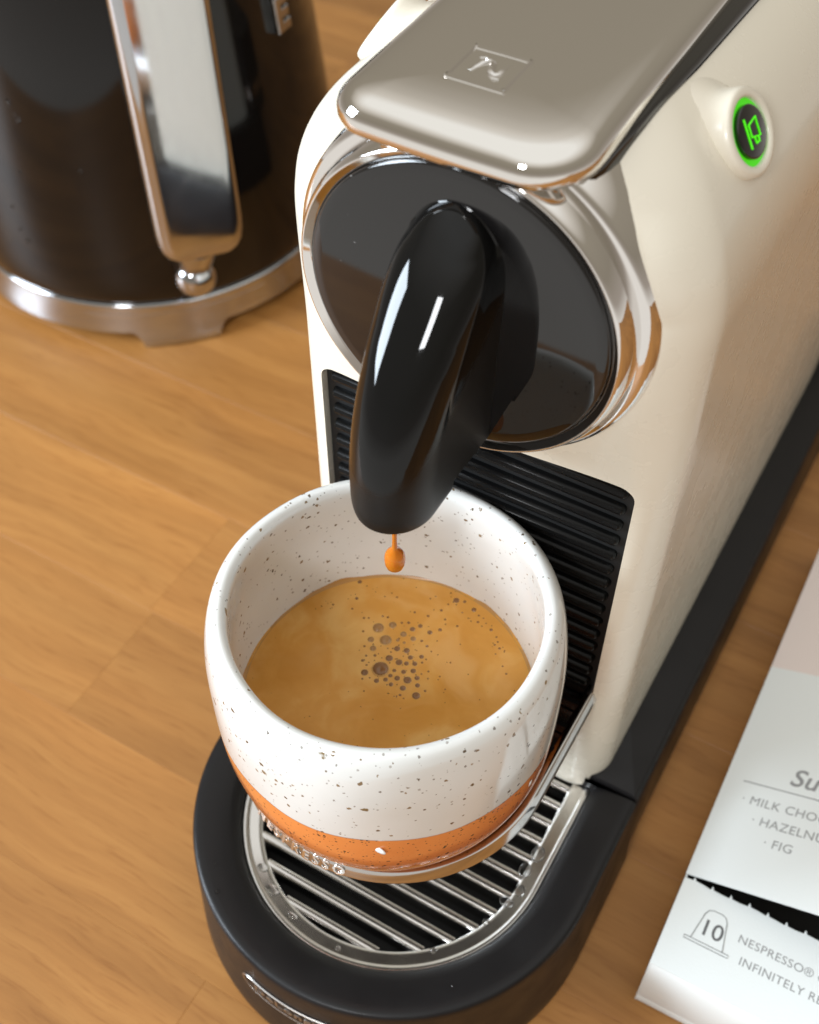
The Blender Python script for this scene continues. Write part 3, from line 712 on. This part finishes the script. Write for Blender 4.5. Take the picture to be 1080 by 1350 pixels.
# handle: wide rounded bar, lower end rounded
def handle():
    loops = []
    zs = [7.05, 7.08, 7.2, 7.4, 7.7, 8.1, 8.6, 9.5, 11, 13, 15, 17, 19, 21, 23, 24.5, 25.3]
    for i, z in enumerate(zs):
        sh = min(1, (.35, .55, .74, .86, .94, .98, 1)[i] if i < 7 else 1)
        rc = 12.3-.11*(z-7)
        P = rrect(-1.05*sh**.6, 1.05*sh**.6, -1.95*sh, 1.95*sh, .62*sh, 6)
        L_ = [kpt(rc+a, b+.25, z+.11*a) for a, b in P]
        loops.append(L_)
    return loft(loops)
hd = new("handle", *handle(), KCHROME, kt, sharp=60)
# joint plate, lower bracket and knob
new("bracket", *tube([kpt(11.9, .15, 7.3), kpt(11.4, .05, 6.2), kpt(10.6, 0, 5.3), kpt(9.7, 0, 4.8)], [1.0, .95, .95, 1.0], 20), KCHROME, hd, sharp=60)
blob("knob", kpt(11.1, -.05, 4.75), (1.0, 1.0, 1.0), hd, KCHROME, 28)
new("bracket", *tube([kpt(11.6, .2, 24.6), kpt(9.6, .2, 24.4), kpt(6.4, .2, 24.4)], [1.0, 1.0, 1.0], 20), KCHROME, hd, sharp=60)
# raised chrome letters on the right flank
tv, tf = text_geo("E", 1.9, .20, 'CENTER', bevel=.07, offset=.06)
def flank(V, a0, z0, tilt=0):
    W = []
    for v in V:
        z = z0+v[1]; rr = lerp([(9, 9.62), (12, 9.27), (15.5, 8.82), (19, 8.27)], z)+.15+v[2]; a = a0+v[0]/9.4
        W.append((rr*math.cos(a), rr*math.sin(a), z))
    return W
new("raised_letter", flank(tv, R(1.5), 13.8), tf, KCHROME, kt, sharp=40)
rd = random.Random(9)
for k in range(13):
    z = rd.uniform(4.5, 15); a = R(rd.uniform(-95, -62)); rr = lerp([(4, 9.9), (6.5, 9.82), (9, 9.6), (12, 9.25), (15.5, 8.8)], z)
    q = rd.uniform(.05, .13)
    blob("water_drop", (rr*math.cos(a), rr*math.sin(a), z), (q, q, q*1.2), kt, WATER, 10)

# ------------------------------------------------------------------ carton of capsules
bx = tag(empty("capsule_box", (9.12, -4.0, 0), R(1.4)), "white carton of coffee capsules lying open beside the machine", "box")
BH, BWD, BLN = 3.4, 9.2, 21.0
new("carton", *join(box(0, .06, .0, BLN, 0.05, BH, .02), box(BWD-.06, BWD, 0, BLN, 0.05, BH, .02), box(.06, BWD-.06, 0, .06, .55, BH-.02, .015), box(.06, BWD-.06, BLN-.06, BLN, .05, BH, .02), box(.06, BWD-.06, .06, BLN-.06, .05, .11, .01), box(.0, BWD, .02, .06, .06, .54, .01)), CARD, bx, sharp=30)
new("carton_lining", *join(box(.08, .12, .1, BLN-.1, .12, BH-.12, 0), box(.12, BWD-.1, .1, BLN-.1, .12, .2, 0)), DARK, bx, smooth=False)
# front strip of the top panel with a perforated rear edge
def strip():
    n = 12; y1 = 3.16; pts = [(0.0, 0.0), (BWD, 0.0)]
    edge = []
    n = 15
    for k in range(n):
        x = BWD*(1-k/n); q = BWD/n
        for dx, dy in ((0, 0), (.40, .01), (.46, .10), (.50, .135), (.53, .07), (.56, -.01)):
            edge.append((x-dx*q, y1+dy+.02*math.sin(x*3.1)))
    edge.append((0, y1))
    P = pts+edge
    return loft([[(x, y, z) for x, y in P] for z in (BH-.002, BH+.05)])
stp = new("front_strip", *strip(), CARD, bx, smooth=False)
# lid panel, hinged along the left edge and standing open
TL = R(18.5)
def lidp(x, y, h=0.0): return (x*math.cos(TL)-h*math.sin(TL), y, BH+.03+x*math.sin(TL)+h*math.cos(TL))
def panel(x0, x1, y0, y1, h0, h1, fn=lidp):
    return loft([[fn(x, y, h) for x, y in ((x0, y0), (x1, y0), (x1, y1), (x0, y1))] for h in (h0, h1)])
lid = new("lid", *panel(0, BWD, 3.28, BLN, 0, .06), CARD, bx, smooth=False)
PEACH = simple("peach_print", (.79, .70, .66), .45)
new("printed_band", *panel(.01, BWD, 12.3, BLN-.01, .061, .064), PEACH, lid, smooth=False)
def put(V, F, x, y, fn, mat, name, parent, h=.004):
    return new(name, [fn(x+v[0], y+v[1], h+v[2]) for v in V], F, mat, parent, smooth=False)
flat = lambda x, y, h=0: (x, y, BH+.05+h)
up_ = lambda x, y, h=0: lidp(x, y, .06+h)
put(*text_geo("Su", .98, 0, shear=.18, offset=.012), 2.05, 7.55, up_, INK, "print_title", lid)
new("print_rule", *panel(.62, 7.6, 7.22, 7.26, .061, .066), INK, lid, smooth=False)
for s_, x, y in (("· MILK CHOCOLATE", .78, 6.42), ("· HAZELNUT", 1.33, 5.72), ("· FIG", 1.95, 5.02)):
    put(*text_geo(s_, .46, 0, spacing=1.05), x, y, up_, INK, "print_line", lid)
for s_, x, y in (("NESPRESSO® COMPATIBLE", 2.18, 1.92), ("INFINITELY RECYCLABLE", 2.42, 1.25)):
    put(*text_geo(s_, .395, 0, spacing=1.06), x, y, flat, INK, "print_line", stp)
put(*text_geo("10", .78, 0, 'CENTER', offset=.006), 1.36, 1.62, flat, INKD, "print_number", stp)
cap = [(-.52, 0), (-.36, .95), (-.28, 1.1), (-.15, 1.16), (.15, 1.16), (.28, 1.1), (.36, .95), (.52, 0)]
def line(pts, w_): return tube([(x, y, 0) for x, y in pts], w_, 4, False)
ic = join(line(cap, .014), line([(-.72, 0), (.72, 0), (.72, -.1), (-.72, -.1), (-.72, 0)], .014))
put(ic[0], ic[1], 1.36, 1.36, flat, INKD, "print_capsule", stp, h=.0)
